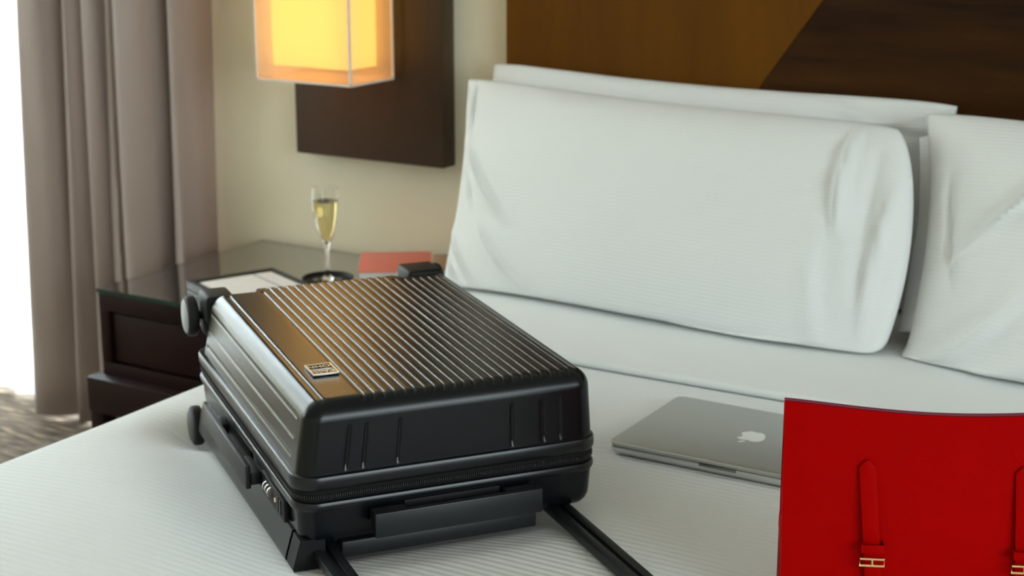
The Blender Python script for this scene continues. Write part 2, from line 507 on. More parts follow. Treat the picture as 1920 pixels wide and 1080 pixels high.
# ------------------------------------------------------------------ headboard (wall mounted, with veneer panels)
hb = tag(empty('headboard', (-0.70, WY - 0.02, 0)), 'brown wooden headboard panel on the wall behind the pillows', 'headboard')
box('backing_board', (-0.976, -0.014, 0.30), (1.40, 0.019, 1.90), M['plate_wood'], hb, 0.002)
def vpanel(pts, m, y=-0.022):
    bm = bmesh.new()
    f = [bm.verts.new((x, y, z)) for x, z in pts]; k = [bm.verts.new((x, -0.0142, z)) for x, z in pts]
    n = len(pts)
    bm.faces.new(f); bm.faces.new(k[::-1])
    for i in range(n):
        bm.faces.new((f[i], k[i], k[(i + 1) % n], f[(i + 1) % n]))
    bmesh.ops.recalc_face_normals(bm, faces=bm.faces)
    me = bpy.data.meshes.new('veneer_panel'); bm.to_mesh(me); bm.free()
    return link('veneer_panel', me, m, hb)
sl = (-1.012 + 1.128) / (1.134 - 0.969)
xs = lambda z: -1.128 + 0.70 + (z - 0.969) * sl
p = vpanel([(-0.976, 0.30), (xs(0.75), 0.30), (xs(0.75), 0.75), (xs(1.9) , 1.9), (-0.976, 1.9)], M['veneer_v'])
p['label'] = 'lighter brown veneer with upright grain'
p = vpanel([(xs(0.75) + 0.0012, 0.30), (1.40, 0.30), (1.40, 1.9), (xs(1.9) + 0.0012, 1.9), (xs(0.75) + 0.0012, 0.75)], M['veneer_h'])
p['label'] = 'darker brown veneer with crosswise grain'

# ------------------------------------------------------------------ bed
bed = tag(empty('bed', (-0.70, 1.75, 0)), 'large hotel bed made up in white beneath the suitcase', 'bed')
box('bed_base', (-0.88, -0.90, 0.06), (0.90, 0.92, 0.28), M['base_fabric'], bed, 0.01)
for sx in (-0.85, 0.85):
    for sy in (-0.85, 0.85):
        box('leg', (sx - 0.03, sy - 0.03, 0), (sx + 0.03, sy + 0.03, 0.06), M['black_metal'], bed, 0.003)
box('mattress', (-0.90, -0.88, 0.282), (0.92, 0.925, 0.475), M['mattress'], bed, 0.05, 4)

BZ = 0.583
SO = Vector((-1.073, 1.297, 0)); SYAW = R(53.83)
SU = Vector((math.cos(SYAW), math.sin(SYAW), 0)); SV = Vector((-SU.y, SU.x, 0))
rng = np.random.RandomState(3)
waves = [(rng.uniform(3, 9), rng.uniform(0, 6.28), rng.uniform(0, 6.28)) for _ in range(6)]
def undul(x, y):
    s_ = 0
    for k, a, ph in waves:
        s_ += math.sin(k * (x * math.cos(a) + y * math.sin(a)) + ph)
    return s_ / 6
def bed_z(x, y):
    z = BZ
    t = -1.28 - x
    if t > 0:
        z -= 0.0004 * (t / 0.1) + 0.0015 * (t / 0.1) ** 2
    z += 0.0025 * undul(x, y) * min(1, max(0, (1.1 - abs(x + 0.7)) * 3))
    # the suitcase sinks in: a dish under it, a soft dip along its left side, dents under its wheels
    p_ = Vector((x, y, 0)) - SO
    u = p_.dot(SU); v = p_.dot(SV)
    vv = max(0, min(1, v / 0.55))
    sg = lambda t_: 1 / (1 + math.exp(-max(-40, min(40, t_))))
    iv = sg((v + 0.022) / 0.012) * sg((0.61 - v) / 0.02)
    side = 1.0 if u > -0.012 else math.exp(-((u + 0.012) / 0.075) ** 2)
    z -= (0.009 + 0.016 * vv) * iv * side * sg((0.36 - u) / 0.012)
    z -= 0.016 * sg((u - 0.02) / 0.008) * sg((0.35 - u) / 0.008) * sg((v - 0.04) / 0.012) * sg((0.60 - v) / 0.012)
    for wu, dep in ((0.008, 0.021), (0.372, 0.016)):
        z -= dep * math.exp(-(((u - wu) / 0.05) ** 2 + ((v - 0.58) / 0.055) ** 2))
    return z

def bed_sheet(name, x0, x1, y0, y1, nx, ny, m, lift, front_roll, drop_to, RL=0.07):
    """cloth that lies on the bed, hangs over both sides; front_roll folds its near edge under / over the foot"""
    xr = 0.22
    V = []
    # path across the bed: left hang, roll, flat, roll, right hang
    path = []
    xl = x0
    for k in range(7):
        path.append(('L', k / 7))
    for k in range(9):
        path.append(('l', k / 9))
    for k in range(nx + 1):
        path.append(('f', k / nx))
    for k in range(1, 9):
        path.append(('r', k / 8))
    for k in range(1, 7):
        path.append(('R', k / 6))
    ypath = []
    if front_roll == 'foot':
        for k in range(6):
            ypath.append(('H', k / 6))
        for k in range(8):
            ypath.append(('h', k / 8))
    else:
        for k in range(6):
            ypath.append(('e', k / 6))
    for k in range(ny + 1):
        ypath.append(('f', k / ny))
    def xz(kind, t, ext):
        # returns x, z offset under the flat level
        if kind == 'f':
            return xl + (x1 - xl) * t, 0.0
        if kind == 'l':
            a = (1 - t) * math.pi / 2
            return xl - RL * math.sin(a), -RL * (1 - math.cos(a))
        if kind == 'L':
            return xl - RL - 0.004 * (1 - t), -RL - (1 - t) * ext
        if kind == 'r':
            a = t * math.pi / 2
            return x1 + RL * math.sin(a), -RL * (1 - math.cos(a))
        return x1 + RL + 0.004 * t, -RL - t * ext
    ext = BZ - RL - drop_to
    for kx, tx in path:
        x, dzx = xz(kx, tx, ext)
        for ky, ty in ypath:
            if ky == 'f':
                y = y0 + (y1 - y0) * ty; dzy = 0
            elif ky == 'h':
                a = (1 - ty) * math.pi / 2
                y = y0 - RL * math.sin(a); dzy = -RL * (1 - math.cos(a))
            elif ky == 'H':
                y = y0 - RL - 0.02 * (1 - ty); dzy = -RL - (1 - ty) * ext
            else:  # rolled edge of a folded back sheet
                a = (1 - ty) * math.pi
                rr = lift * 0.46
                y = y0 - rr * math.sin(a); dzy = -rr * (1 - math.cos(a))
            xc = min(max(x, xl), x1); yc = max(y, y0)
            zz = bed_z(xc, yc) + lift + dzx + dzy
            zz = max(zz, drop_to)
            V.append((x, y, zz))
    ob = mk(name, V, grid_faces(len(path), len(ypath)), m, angle=180)
    if sum(p_.normal.z for p_ in ob.data.polygons) < 0:
        ob.data.flip_normals()
    return ob

dv = bed_sheet('duvet', -1.66, 0.27, 0.80, 2.71, 240, 230, M['duvet'], 0.0, 'foot', 0.14)
sm = dv.modifiers.new('thickness', 'SOLIDIFY'); sm.thickness = 0.006; sm.offset = -1
tag(dv, 'white ribbed duvet spread over the bed under the suitcase', 'duvet')
fs = bed_sheet('folded_sheet', -1.66, 0.27, 2.135, 2.70, 160, 40, M['sheet'], 0.016, 'fold', 0.20, RL=0.084)
tag(fs, 'white top sheet folded back flat below the pillows', 'sheet')

# ------------------------------------------------------------------ pillows
def pillow(name, w, h, T, loc, rot, ridges, hem=None, seed=1, pinch=(0.05, 0.05, 0.03), corners=None, back=1.0, nx=96, ny=64):
    rs = np.random.RandomState(seed)
    wv_ = [(rs.uniform(4, 14), rs.uniform(0, 6.28), rs.uniform(0, 6.28)) for _ in range(7)]
    V = []
    def shape(a, b, side):
        x = w / 2 * a * (1 - pinch[0 if a < 0 else 1] * (1 - b * b) * abs(a) ** 3)
        y = h / 2 * b * (1 - pinch[2] * (1 - a * a) * abs(b) ** 3)
        kc = (abs(a) * abs(b)) ** 7
        x *= 1 - 0.022 * kc; y *= 1 - 0.045 * kc
        if corners:
            dx = dy = 0
            for (ca, cb), (ox, oy) in corners.items():
                wgt = max(0, (1 + ca * a) / 2) ** 3 * max(0, (1 + cb * b) / 2) ** 3
                dx += wgt * ox; dy += wgt * oy
            x += dx; y += dy
        ea = max(0, 1 - abs(a) ** 2.6); eb = max(0, 1 - abs(b) ** 2.6)
        t = T / 2 * (ea ** 0.55) * (eb ** 0.55) * (0.86 + 0.14 * math.cos(a * 1.4))
        nse = sum(math.sin(k * (a * math.cos(an) + b * math.sin(an) * 0.6) + ph) for k, an, ph in wv_) / 7
        edge = min(1, ea * 2.2) * min(1, eb * 2.2)
        d = 0.004 * nse * edge
        for a0, b0, a1, b1, wd, ht in ridges:
            ux, uy = (a1 - a0) * w, (b1 - b0) * h
            L2 = ux * ux + uy * uy
            px, py = (a - a0) * w, (b - b0) * h
            tt = max(0, min(1, (px * ux + py * uy) / L2))
            bend = 0.18 * math.sqrt(L2) * math.sin(tt * math.pi) * 0.25
            ln = math.sqrt(L2)
            dist = (px * uy - py * ux) / ln - bend
            along = (px * ux + py * uy) / L2
            fall = max(0.0, math.sin(max(0, min(1, along)) * math.pi)) ** 0.7
            d += 1.35 * ht * math.exp(-(dist / wd) ** 2) * fall
        return x, y, side * (t * (1 if side > 0 else back) + (d if side > 0 else 0.0))
    A = [math.sin((i / nx - 0.5) * math.pi) * 0.35 + (i / nx * 2 - 1) * 0.65 for i in range(nx + 1)]
    B = [math.sin((j / ny - 0.5) * math.pi) * 0.35 + (j / ny * 2 - 1) * 0.65 for j in range(ny + 1)]
    F = []
    for si, side in enumerate((1, -1)):
        off = len(V)
        for a in A:
            for b in B:
                V.append(shape(a, b, side))
        F += grid_faces(nx + 1, ny + 1, off, flip=(side < 0))
    me_ob = mk(name, V, F, M['pillow'], None, angle=180)
    me_ob.location = loc; me_ob.rotation_euler = rot
    if hem:
        hem(me_ob)
    return me_ob

def hem_strip(parent, pts, width_dir, m, name='pillowcase_hem', fold=0.0, seed=0, wd=(0.05, 0.05)):
    """a free cloth edge of the pillowcase: runs along pts (local), extends by width_dir with soft folds"""
    n = 40; k = 10
    P = [Vector(p_) for p_ in pts]
    V = []
    for i in range(n + 1):
        t = i / n * (len(P) - 1); a = min(int(t), len(P) - 2); f_ = t - a
        p_ = P[a].lerp(P[a + 1], f_)
        for j in range(k + 1):
            s_ = j / k
            ww = wd[0] + (wd[1] - wd[0]) * i / n + 0.004 * math.sin(i * 0.16 + seed)
            q_ = p_ + Vector(width_dir) * (s_ * ww)
            q_.z += fold * math.sin(i / n * 7 + seed + s_ * 1.5) * s_
            V.append(q_)
    ob = mk(name, V, grid_faces(n + 1, k + 1), m, parent, angle=180)
    sm_ = ob.modifiers.new('thickness', 'SOLIDIFY'); sm_.thickness = 0.003; sm_.offset = 0
    return ob

def settle(o, drop=0.0, gap=0.0025):
    """rest the pillow on the folded sheet"""
    o.location.z -= drop
    bpy.context.view_layer.update()
    mw = o.matrix_world; inv = mw.inverted()
    for v in o.data.vertices:
        p_ = mw @ v.co
        lim = bed_z(min(max(p_.x, -1.66), 0.27), 2.5) + 0.016 + gap
        soft = lim + 0.03
        if p_.z < soft:                       # the soft filling spreads where it meets the bed
            k_ = soft - p_.z
            p_.z = lim + 0.03 * math.exp(-k_ / 0.03)
            v.co = inv @ p_

# back pillow, upright against the headboard
pillow_b = pillow('pillow', 0.92, 0.425, 0.115, (-1.224, 2.672, 0.776), (R(88), 0, 0),
                  [(-0.9, 0.9, -0.3, 0.2, 0.03, 0.008), (0.2, 0.86, 0.9, 0.6, 0.03, 0.010), (0.5, 0.95, 0.95, 0.75, 0.02, 0.008),
                   (-0.5, 0.8, 0.5, 0.78, 0.02, 0.006), (0.3, 0.7, 0.95, 0.9, 0.012, 0.006)],
                  seed=4, pinch=(0.03, 0.03, 0.05), corners={(-1, 1): (0.0, 0.012), (1, 1): (0.03, -0.004)}, back=0.8)
settle(pillow_b, 0.005)
tag(pillow_b, 'white pillow at the back, mostly hidden, leaning on the headboard', 'pillow', 'pillows on the bed')
# front pillow
pillow_f = pillow('pillow', 0.925, 0.440, 0.21, (-1.214, 2.482, 0.752), (R(71), 0, R(-5.0)),
                  [(-0.95, 0.5, -0.55, -0.25, 0.016, 0.013), (-0.85, -0.05, -0.45, -0.75, 0.018, 0.015), (-0.98, -0.30, -0.70, -0.85, 0.012, 0.010),
                   (-0.92, 0.25, -0.60, -0.60, 0.014, -0.008), (-0.97, -0.55, -0.80, -0.92, 0.010, 0.009),
                   (0.84, 0.99, 0.80, 0.05, 0.016, 0.020), (0.92, 0.85, 0.88, -0.4, 0.020, -0.008), (0.72, 0.2, 0.80, -0.8, 0.03, 0.010),
                   (0.97, 0.6, 0.93, -0.7, 0.012, 0.012), (-0.93, 0.95, -0.90, 0.5, 0.012, -0.010), (0.2, -0.9, 0.75, -0.82, 0.02, 0.008)],
                  seed=2, pinch=(0.055, -0.045, 0.03), corners={(-1, 1): (-0.024, 0.014), (-1, -1): (0.018, 0.0), (1, 1): (-0.035, -0.002), (1, -1): (-0.012, -0.004)}, back=0.72)
settle(pillow_f, 0.0)
tag(pillow_f, 'large plump white pillow in front, nearest the nightstand', 'pillow', 'pillows on the bed')
# right pillow
def hem_right(po):
    hem_strip(po, [(-0.452, 0.200, -0.006), (-0.425, 0.06, -0.006), (-0.415, -0.06, -0.004), (-0.415, -0.130, 0.0)], (-1, 0, -0.75), M['pillow'],
              fold=0.004, seed=3, wd=(0.036, 0.032))
pillow_r = pillow('pillow', 0.87, 0.47, 0.21, (-0.305, 2.447, 0.754), (R(67), 0, R(-5.0)),
                  [(-0.85, -0.1, -0.45, 0.65, 0.022, 0.020), (-0.80, 0.0, -0.50, 0.45, 0.014, -0.012), (-0.9, -0.8, -0.5, -0.2, 0.03, 0.016),
                   (-0.7, -0.9, -0.2, -0.3, 0.04, 0.012), (-0.88, 0.6, -0.80, -0.3, 0.016, -0.010)],
                  hem=hem_right, seed=9, pinch=(0.04, 0.04, 0.03), corners={(-1, 1): (-0.045, 0.008), (-1, -1): (0.012, -0.01)}, back=0.72)
settle(pillow_r, 0.0)
tag(pillow_r, 'white pillow at the right edge with creased case, right of the front pillow', 'pillow', 'pillows on the bed')

# ------------------------------------------------------------------ nightstand
NX0, NX1, NY0, NY1 = -2.358, -1.80, 2.232, 2.755
ns = tag(empty('nightstand', ((NX0 + NX1) / 2, (NY0 + NY1) / 2, 0)), 'dark walnut nightstand with green-edged glass top beside the bed', 'nightstand')
hx, hy = (NX1 - NX0) / 2, (NY1 - NY0) / 2
# cabinet carcass as a frame round a recessed drawer front
boxes('body', [((-hx, -hy + 0.02, 0.345), (hx, hy, 0.522)),
               ((-hx, -hy, 0.484), (hx, -hy + 0.02, 0.522)), ((-hx, -hy, 0.345), (hx, -hy + 0.02, 0.372)),
               ((-hx, -hy, 0.372), (-hx + 0.026, -hy + 0.02, 0.484)), ((hx - 0.026, -hy, 0.372), (hx, -hy + 0.02, 0.484))], M['dark_wood'], ns, 0.0015)
box('drawer', (-hx + 0.032, -hy + 0.006, 0.377), (hx - 0.032, -hy + 0.02, 0.479), M['dark_wood'], ns, 0.002)
box('base_rail', (-hx - 0.020, -hy - 0.03, 0.268), (hx + 0.02, hy, 0.345), M['dark_wood'], ns, 0.004)
for ax, ay in ((-hx - 0.018, -hy - 0.028), (hx - 0.02, -hy - 0.028), (-hx - 0.018, hy - 0.042), (hx - 0.02, hy - 0.042)):
    box('leg', (ax, ay, 0), (ax + 0.038, ay + 0.038, 0.268), M['dark_wood'], ns, 0.003)
gt = box('glass_top', (-hx - 0.002, -hy - 0.002, 0.522), (hx + 0.002, hy, 0.530), M['glass_top'], ns)
gt.data.materials.append(M['glass_edge'])
for p_ in gt.data.polygons:
    if abs(p_.normal.z) < 0.5:
        p_.material_index = 1
gt['label'] = 'clear glass top with dark green edge'

NZ = 0.5305
# coral book
bk = tag(empty('book', (-1.94, 2.62, NZ), R(45)), 'coral red hardback book lying on the nightstand by the pillow', 'book')
def put(o, loc, rz):
    o.location = loc; o.rotation_euler = (0, 0, rz)
# footprint solved from the photograph: left corner, far corner, right corner
A_ = Vector((-2.015, 2.662, 0)); B_ = Vector((-1.905, 2.738, 0))
xd = (B_ - A_).normalized()
A_ = A_ + xd * 0.008
put(bk, (A_.x, A_.y, NZ), math.atan2(xd.y, xd.x))
bw, bl, bt = 0.152, 0.175, 0.030
box('cover', (0, -bl, bt - 0.003), (bw, 0, bt), M['coral'], bk, 0.0008)
box('cover', (0, -bl, 0), (bw, 0, 0.003), M['coral'], bk, 0.0008)
box('spine', (0, -0.003, 0.0032), (bw, 0, bt - 0.0032), M['coral'], bk)
box('pages', (0.003, -bl + 0.003, 0.0032), (bw - 0.003, -0.0032, bt - 0.0032), M['paper'], bk)

# writing pad in a dark folder
A_ = Vector((-2.200, 2.325, 0)); B_ = Vector((-2.113, 2.525, 0))
xd = (B_ - A_).normalized()
fd = tag(empty('writing_folder', (A_.x, A_.y, NZ), math.atan2(xd.y, xd.x)), 'dark framed writing folder with white paper, behind the suitcase wheel', 'folder')
box('tray', (0, -0.30, 0), (0.198, 0.0, 0.010), M['leather_dark'], fd, 0.002)
box('rim', (0, -0.012, 0.0101), (0.198, 0.0, 0.016), M['leather_dark'], fd, 0.0015)
box('rim', (0, -0.30, 0.0101), (0.012, -0.0122, 0.016), M['leather_dark'], fd, 0.0015)
box('rim', (0.188, -0.30, 0.0101), (0.198, -0.0122, 0.016), M['leather_dark'], fd, 0.0015)
box('paper_sheet', (0.022, -0.285, 0.0102), (0.140, -0.018, 0.0125), M['paper'], fd)
box('paper_sheet', (0.145, -0.285, 0.0102), (0.183, -0.018, 0.0125), M['paper'], fd)
box('printed_line', (0.140, -0.285, 0.0102), (0.145, -0.018, 0.0122), M['blue_line'], fd)

# dark coaster tray with the flute on it
GX, GY = -1.980, 2.512
ct = lathe('coaster', [(0.0, 0.0), (0.044, 0.0), (0.051, 0.003), (0.054, 0.012), (0.051, 0.0125), (0.047, 0.006), (0.0, 0.0055)], M['dark_plastic'], None, 48, (GX, GY, NZ))
tag(ct, 'round black coaster dish under the champagne flute', 'coaster')
fl = tag(empty('champagne_flute', (GX, GY, NZ + 0.0062)), 'slender champagne flute of pale sparkling wine on the nightstand', 'glass')
GH = 0.196
prof_out = [(0.0, 0.0), (0.030, 0.0), (0.0305, 0.001), (0.012, 0.004), (0.0045, 0.010), (0.0036, 0.03), (0.0038, 0.062), (0.006, 0.074), (0.0125, 0.090), (0.0205, 0.112),
            (0.0255, 0.136), (0.0275, 0.156), (0.0278, 0.176), (0.0268, GH)]
prof_in = [(0.0260, GH), (0.0270, 0.176), (0.0267, 0.156), (0.0246, 0.136), (0.0195, 0.112), (0.0113, 0.090), (0.004, 0.078), (0.0, 0.0765)]
lathe('bowl_and_stem', prof_out + prof_in, M['flute'], fl, 48)
wprof = [(0.0, 0.0770), (0.0036, 0.0785), (0.0108, 0.0903), (0.0190, 0.1123), (0.0241, 0.1363), (0.0262, 0.156), (0.0264, 0.167), (0.0, 0.167)]
w_ = lathe('wine', wprof, M['wine'], fl, 48)

# tan wooden box behind the suitcase by the pillow
tb = tag(empty('wooden_box', (0, 0, 0)), 'small tan wooden box with dark base between book and pillow', 'box')
put(tb, tuple(bk.location), bk.rotation_euler.z)
box('box_base', (bw + 0.004, -0.165, 0), (bw + 0.050, -0.045, 0.018), M['leather_dark'], tb, 0.002)
box('box_top', (bw + 0.003, -0.167, 0.0182), (bw + 0.052, -0.043, 0.034), M['tan'], tb, 0.003)

# ------------------------------------------------------------------ wall sconce
LX0, LX1, LY0, LY1, LZ0, LZ1 = -2.180, -1.937, 2.550, 2.697, 0.938, 1.26
sc = tag(empty('wall_sconce', (-2.03, WY, 1.1)), 'lit box wall lamp with amber shade on a dark brown plate', 'lamp')
def L(p_):
    return (p_[0] + 2.03, p_[1] - WY, p_[2] - 1.1)
box('back_plate', L((-2.222, 2.722, 0.752)), L((-1.829, WY - 0.001, 1.45)), M['plate_wood'], sc, 0.002)
box('arm', L((-2.075, LY1 - 0.03, 1.19)), L((-2.045, 2.722, 1.22)), M['black_metal'], sc, 0.002)
# outer organza box: four sides and a bottom, each thin
th = 0.0015
boxes('outer_shade', [(L((LX0, LY0, LZ0)), L((LX1, LY0 + th, LZ1))), (L((LX0, LY1 - th, LZ0)), L((LX1, LY1, LZ1))),
                      (L((LX0, LY0 + th, LZ0)), L((LX0 + th, LY1 - th, LZ1))), (L((LX1 - th, LY0 + th, LZ0)), L((LX1, LY1 - th, LZ1)))], M['organza'], sc)
box('bottom_diffuser', L((LX0 + th, LY0 + th, LZ0 + 0.001)), L((LX1 - th, LY1 - th, LZ0 + 0.0025)), M['organza'], sc)
bars = []
r_ = 0.0022
for z in (LZ0, LZ1):
    bars += [((LX0 - r_, LY0 - r_, z - r_), (LX1 + r_, LY0 + r_ - 0.001, z + r_)), ((LX0 - r_, LY1 - r_ + 0.001, z - r_), (LX1 + r_, LY1 + r_, z + r_)),
             ((LX0 - r_, LY0, z - r_), (LX0 + r_ - 0.001, LY1, z + r_)), ((LX1 - r_ + 0.001, LY0, z - r_), (LX1 + r_, LY1, z + r_))]
for x in (LX0, LX1):
    for y in (LY0, LY1):
        bars.append(((x - r_, y - r_, LZ0), (x + r_, y + r_, LZ1)))
boxes('shade_frame', [(L(a), L(b)) for a, b in bars], M['frame_white'], sc)
ins = 0.024
inner = boxes('inner_shade', [(L((LX0 + ins, LY0 + ins, LZ0 + 0.028)), L((LX1 - ins, LY0 + ins + 0.002, LZ1 - 0.01))),
                              (L((LX0 + ins, LY1 - ins - 0.002, LZ0 + 0.028)), L((LX1 - ins, LY1 - ins, LZ1 - 0.01))),
                              (L((LX0 + ins, LY0 + ins + 0.002, LZ0 + 0.028)), L((LX0 + ins + 0.002, LY1 - ins - 0.002, LZ1 - 0.01))),
                              (L((LX1 - ins - 0.002, LY0 + ins + 0.002, LZ0 + 0.028)), L((LX1 - ins, LY1 - ins - 0.002, LZ1 - 0.01)))], M['lamp'], sc)
inner['label'] = 'glowing yellow inner shade'
lathe('bulb', [(0.0, 0.0), (0.012, 0.002), (0.024, 0.016), (0.027, 0.032), (0.022, 0.05), (0.013, 0.066), (0.012, 0.09), (0.0, 0.09)], M['bulb'], sc, 24, L((-2.0585, 2.6235, 1.03)))
# light leaving the open top of the shade
ld = bpy.data.lights.new('bulb_light', 'POINT'); ld.energy = 0.9; ld.color = (1.0, 0.60, 0.22); ld.shadow_soft_size = 0.04
lo = bpy.data.objects.new('bulb_light', ld); lo.location = (-2.0585, 2.6235, 1.30); COL.objects.link(lo)

# ------------------------------------------------------------------ suitcase
W, L_, HH = 0.372, 0.548, 0.19
case = tag(empty('suitcase', (SO.x, SO.y, BZ), SYAW), 'black hard-shell cabin suitcase with ribbed lid lying on the bed', 'suitcase')
TS, BS = 0.0104, 0.0
def shear(p_):
    u, v, w = p_[0], p_[1], p_[2]
    k = w / HH
    return Vector((u, v, w + TS * v * k + BS * v * (1 - k)))

def sm01(x):
    x = max(0.0, min(1.0, x)); return x * x * (3 - 2 * x)

def rounded_shell(name, z0, z1, r, m, up, inset, insets, groove=None, US=None, VS=None, WS=None, cuts=False):
    """open box with rounded vertical corners and rounded rim at z1 (up) or z0 (not up)"""
    def margins(a, n=7):
        return [r * (i / n) for i in range(n)]
    def axis(total, inner, dense=None):
        A = margins(total)
        inn = dense if dense is not None else list(np.linspace(r, total - r, inner))
        B = [total - x for x in margins(total)][::-1]
        return A + [x for x in inn if r <= x <= total - r] + B
    us = axis(W, 40, US); vs = axis(L_, 60, VS)
    hgt = z1 - z0
    ws = (WS if WS is not None else list(np.linspace(0, hgt - r, 12))) + [hgt - r + r * (i / 7) for i in range(1, 8)]
    V, F = [], []
    def pt(u, v, w, face):
        q_ = Vector((min(max(u, r), W - r), min(max(v, r), L_ - r), min(w, hgt - r)))
        d = Vector((u, v, w)) - q_
        if d.length < 1e-9:
            n = Vector((0, 0, 1))
        else:
            n = d.normalized()
        p_ = q_ + n * r
        k = p_.z / hgt
        ins_ = inset * k
        x = p_.x + k * (insets[0] * (1 - p_.x / W) - insets[1] * p_.x / W)
        y = L_ / 2 + (p_.y - L_ / 2) * (1 - 2 * ins_ / L_)
        p2 = Vector((x, y, p_.z))
        if groove:
            p2 -= n * groove(x, y, z0 + p_.z, face, u, v)
        if cuts:
            cu_ = sm01((0.084 - x) / 0.006) + sm01((x - (W - 0.084)) / 0.006)
            far = sm01((p2.y - (L_ - 0.06)) / 0.05)
            p2.y -= 0.020 * min(1, cu_) * far
        z = z0 + p2.z if up else z1 - p2.z
        return shear((p2.x, p2.y, z))
    def face(A, B, fn, fl):
        off = len(V)
        for a in A:
            for b in B:
                V.append(fn(a, b))
        F.extend(grid_faces(len(A), len(B), off, fl))
    face(us, vs, lambda a, b: pt(a, b, hgt, 'top'), False)
    face(us, ws, lambda a, b: pt(a, 0, b, 'near'), False)
    face(us, ws, lambda a, b: pt(a, L_, b, 'far'), False)
    face(vs, ws, lambda a, b: pt(0, a, b, 'left'), False)
    face(vs, ws, lambda a, b: pt(W, a, b, 'right'), False)
    me = bpy.data.meshes.new(name)
    me.from_pydata([tuple(v) for v in V], [], F)
    bm = bmesh.new(); bm.from_mesh(me)
    bmesh.ops.remove_doubles(bm, verts=bm.verts, dist=2e-6)
    bmesh.ops.recalc_face_normals(bm, faces=bm.faces)
    bm.to_mesh(me); bm.free()
    return link(name, me, m, case, True, 50)

G0 = 0.0855; NG = 23; GP = (0.3550 - G0) / (NG - 1)
GU = [0.0355] + [G0 + GP * i for i in range(NG)]
NEAR_U = [0.060, 0.0805, 0.1215, 0.263, 0.3037, 0.3243]
LEFT_W = [0.166, 0.1425, 0.1205]
lid_inset = 0.008
LIN = (0.016, 0.002)
r_l = 0.021
su = 1 - 2 * lid_inset / W
raw = lambda u, k_=1.0: (u - k_ * LIN[0]) / (1 - k_ * (LIN[0] + LIN[1]) / W)
def near_groove(d, hw, depth):
    d = abs(d)
    return depth * sm01((hw - d) / (hw * 0.55)) if d < hw else 0.0
def lid_groove(x, y, z, face, u, v):
    g = 0.0
    if face in ('top', 'near', 'far') and z > 0.17:
        for i, c_ in enumerate(GU):
            d = x - c_
            if abs(d) < 0.0042:
                far_end = 0.506 if (c_ < 0.092 or c_ > W - 0.092) else 0.535
                near_end = 0.012
                m_ = sm01((y - near_end) / 0.010) * sm01((far_end - y) / 0.004)
                g += near_groove(d, 0.0030 if i else 0.0036, 0.0014) * m_
    if face == 'near' and y < 0.03:
        for c_ in NEAR_U:
            du = u - raw(c_, 0.4)
            if abs(du) < 0.003:
                g += near_groove(du, 0.0024, 0.0016) * sm01((z - 0.1115) / 0.003) * sm01((0.1625 - z) / 0.004)
    if face in ('left', 'right') and z < 0.175:
        for c_ in LEFT_W:
            if abs(z - c_) < 0.0035:
                g += near_groove(z - c_, 0.0020, 0.0009) * sm01((y - 0.040) / 0.008) * sm01((0.515 - y) / 0.004)
    return g
US = []
for c_ in GU:
    US += [raw(c_ + d) for d in (-0.0034, -0.0028, -0.0021, -0.0014, -0.0007, 0.0007, 0.0014, 0.0021, 0.0028, 0.0034)]
for c_ in NEAR_U:
    for sc_ in (1.0,):
        NU = [raw(c_, 0.4) + d for d in (-0.0027, -0.0020, -0.0013, -0.0006, 0.0006, 0.0013, 0.0020, 0.0027)]
        US = [q_ for q_ in US if q_ < NU[0] - 0.0002 or q_ > NU[-1] + 0.0002 or any(abs(q_ - raw(g_)) < 0.0036 for g_ in GU)] + NU
US += list(np.linspace(r_l, W - r_l, 60))
def dedupe(A, gap):
    A = sorted(A); B_ = [A[0]]
    for a in A[1:]:
        if a - B_[-1] >= gap:
            B_.append(a)
    return B_
US = dedupe([r_l, W - r_l] + US, 0.00025)
VS = dedupe(list(np.linspace(r_l, L_ - r_l, 46)) + list(np.linspace(r_l, 0.06, 14)) + list(np.linspace(0.48, L_ - r_l, 30)), 0.001)
z0l, z1l = 0.105, 0.190
WSL = []
for c_ in LEFT_W:
    WSL += [c_ - z0l + d for d in (-0.0024, -0.0018, -0.0012, -0.0005, 0.0005, 0.0012, 0.0018, 0.0024)]
WSL += list(np.linspace(0, z1l - z0l - r_l, 22))
WSL = dedupe([0.0] + [w for w in WSL if w <= z1l - z0l - r_l], 0.0006)
rounded_shell('lid', z0l, z1l, r_l, M['shell'], True, lid_inset, LIN, lid_groove, US, VS, WSL, cuts=True)
rounded_shell('bottom_shell', 0.0165, 0.066, 0.020, M['shell'], False, 0.003, (0.003, 0.003))

def ring(name, prof, m, rr=0.026, n=12, closed=True):
    """sweep a closed (offset, z) profile round the outline of the case"""
    V, F = [], []
    outl = [round_rect(W, L_, rr, n, off) for off, z in prof]
    N = len(outl[0]); K = len(prof)
    for i in range(N):
        for k in range(K):
            x, y = outl[k][i]
            V.append(shear((x, y, prof[k][1])))
    for i in range(N):
        j = (i + 1) % N
        for k in range(K):
            k2 = (k + 1) % K
            F.append((i * K + k, j * K + k, j * K + k2, i * K + k2))
    return mk(name, V, F, m, case, angle=35)
def lip(z0, z1, o0, o1, bev=0.002):
    return [(o0, z0), (o1 - bev, z0), (o1 - bev * 0.3, z0 + bev * 0.3), (o1, z0 + bev), (o1, z1 - bev), (o1 - bev * 0.3, z1 - bev * 0.3), (o1 - bev, z1), (o0, z1)]
ring('lid_rim', lip(0.0905, 0.1080, -0.008, 0.0055, 0.004), M['lip'])
ring('base_rim', lip(0.0645, 0.0765, -0.008, 0.0050, 0.004), M['lip'])
ring('zip_tape', lip(0.0766, 0.0904, -0.008, 0.0022, 0.001), M['zip'])
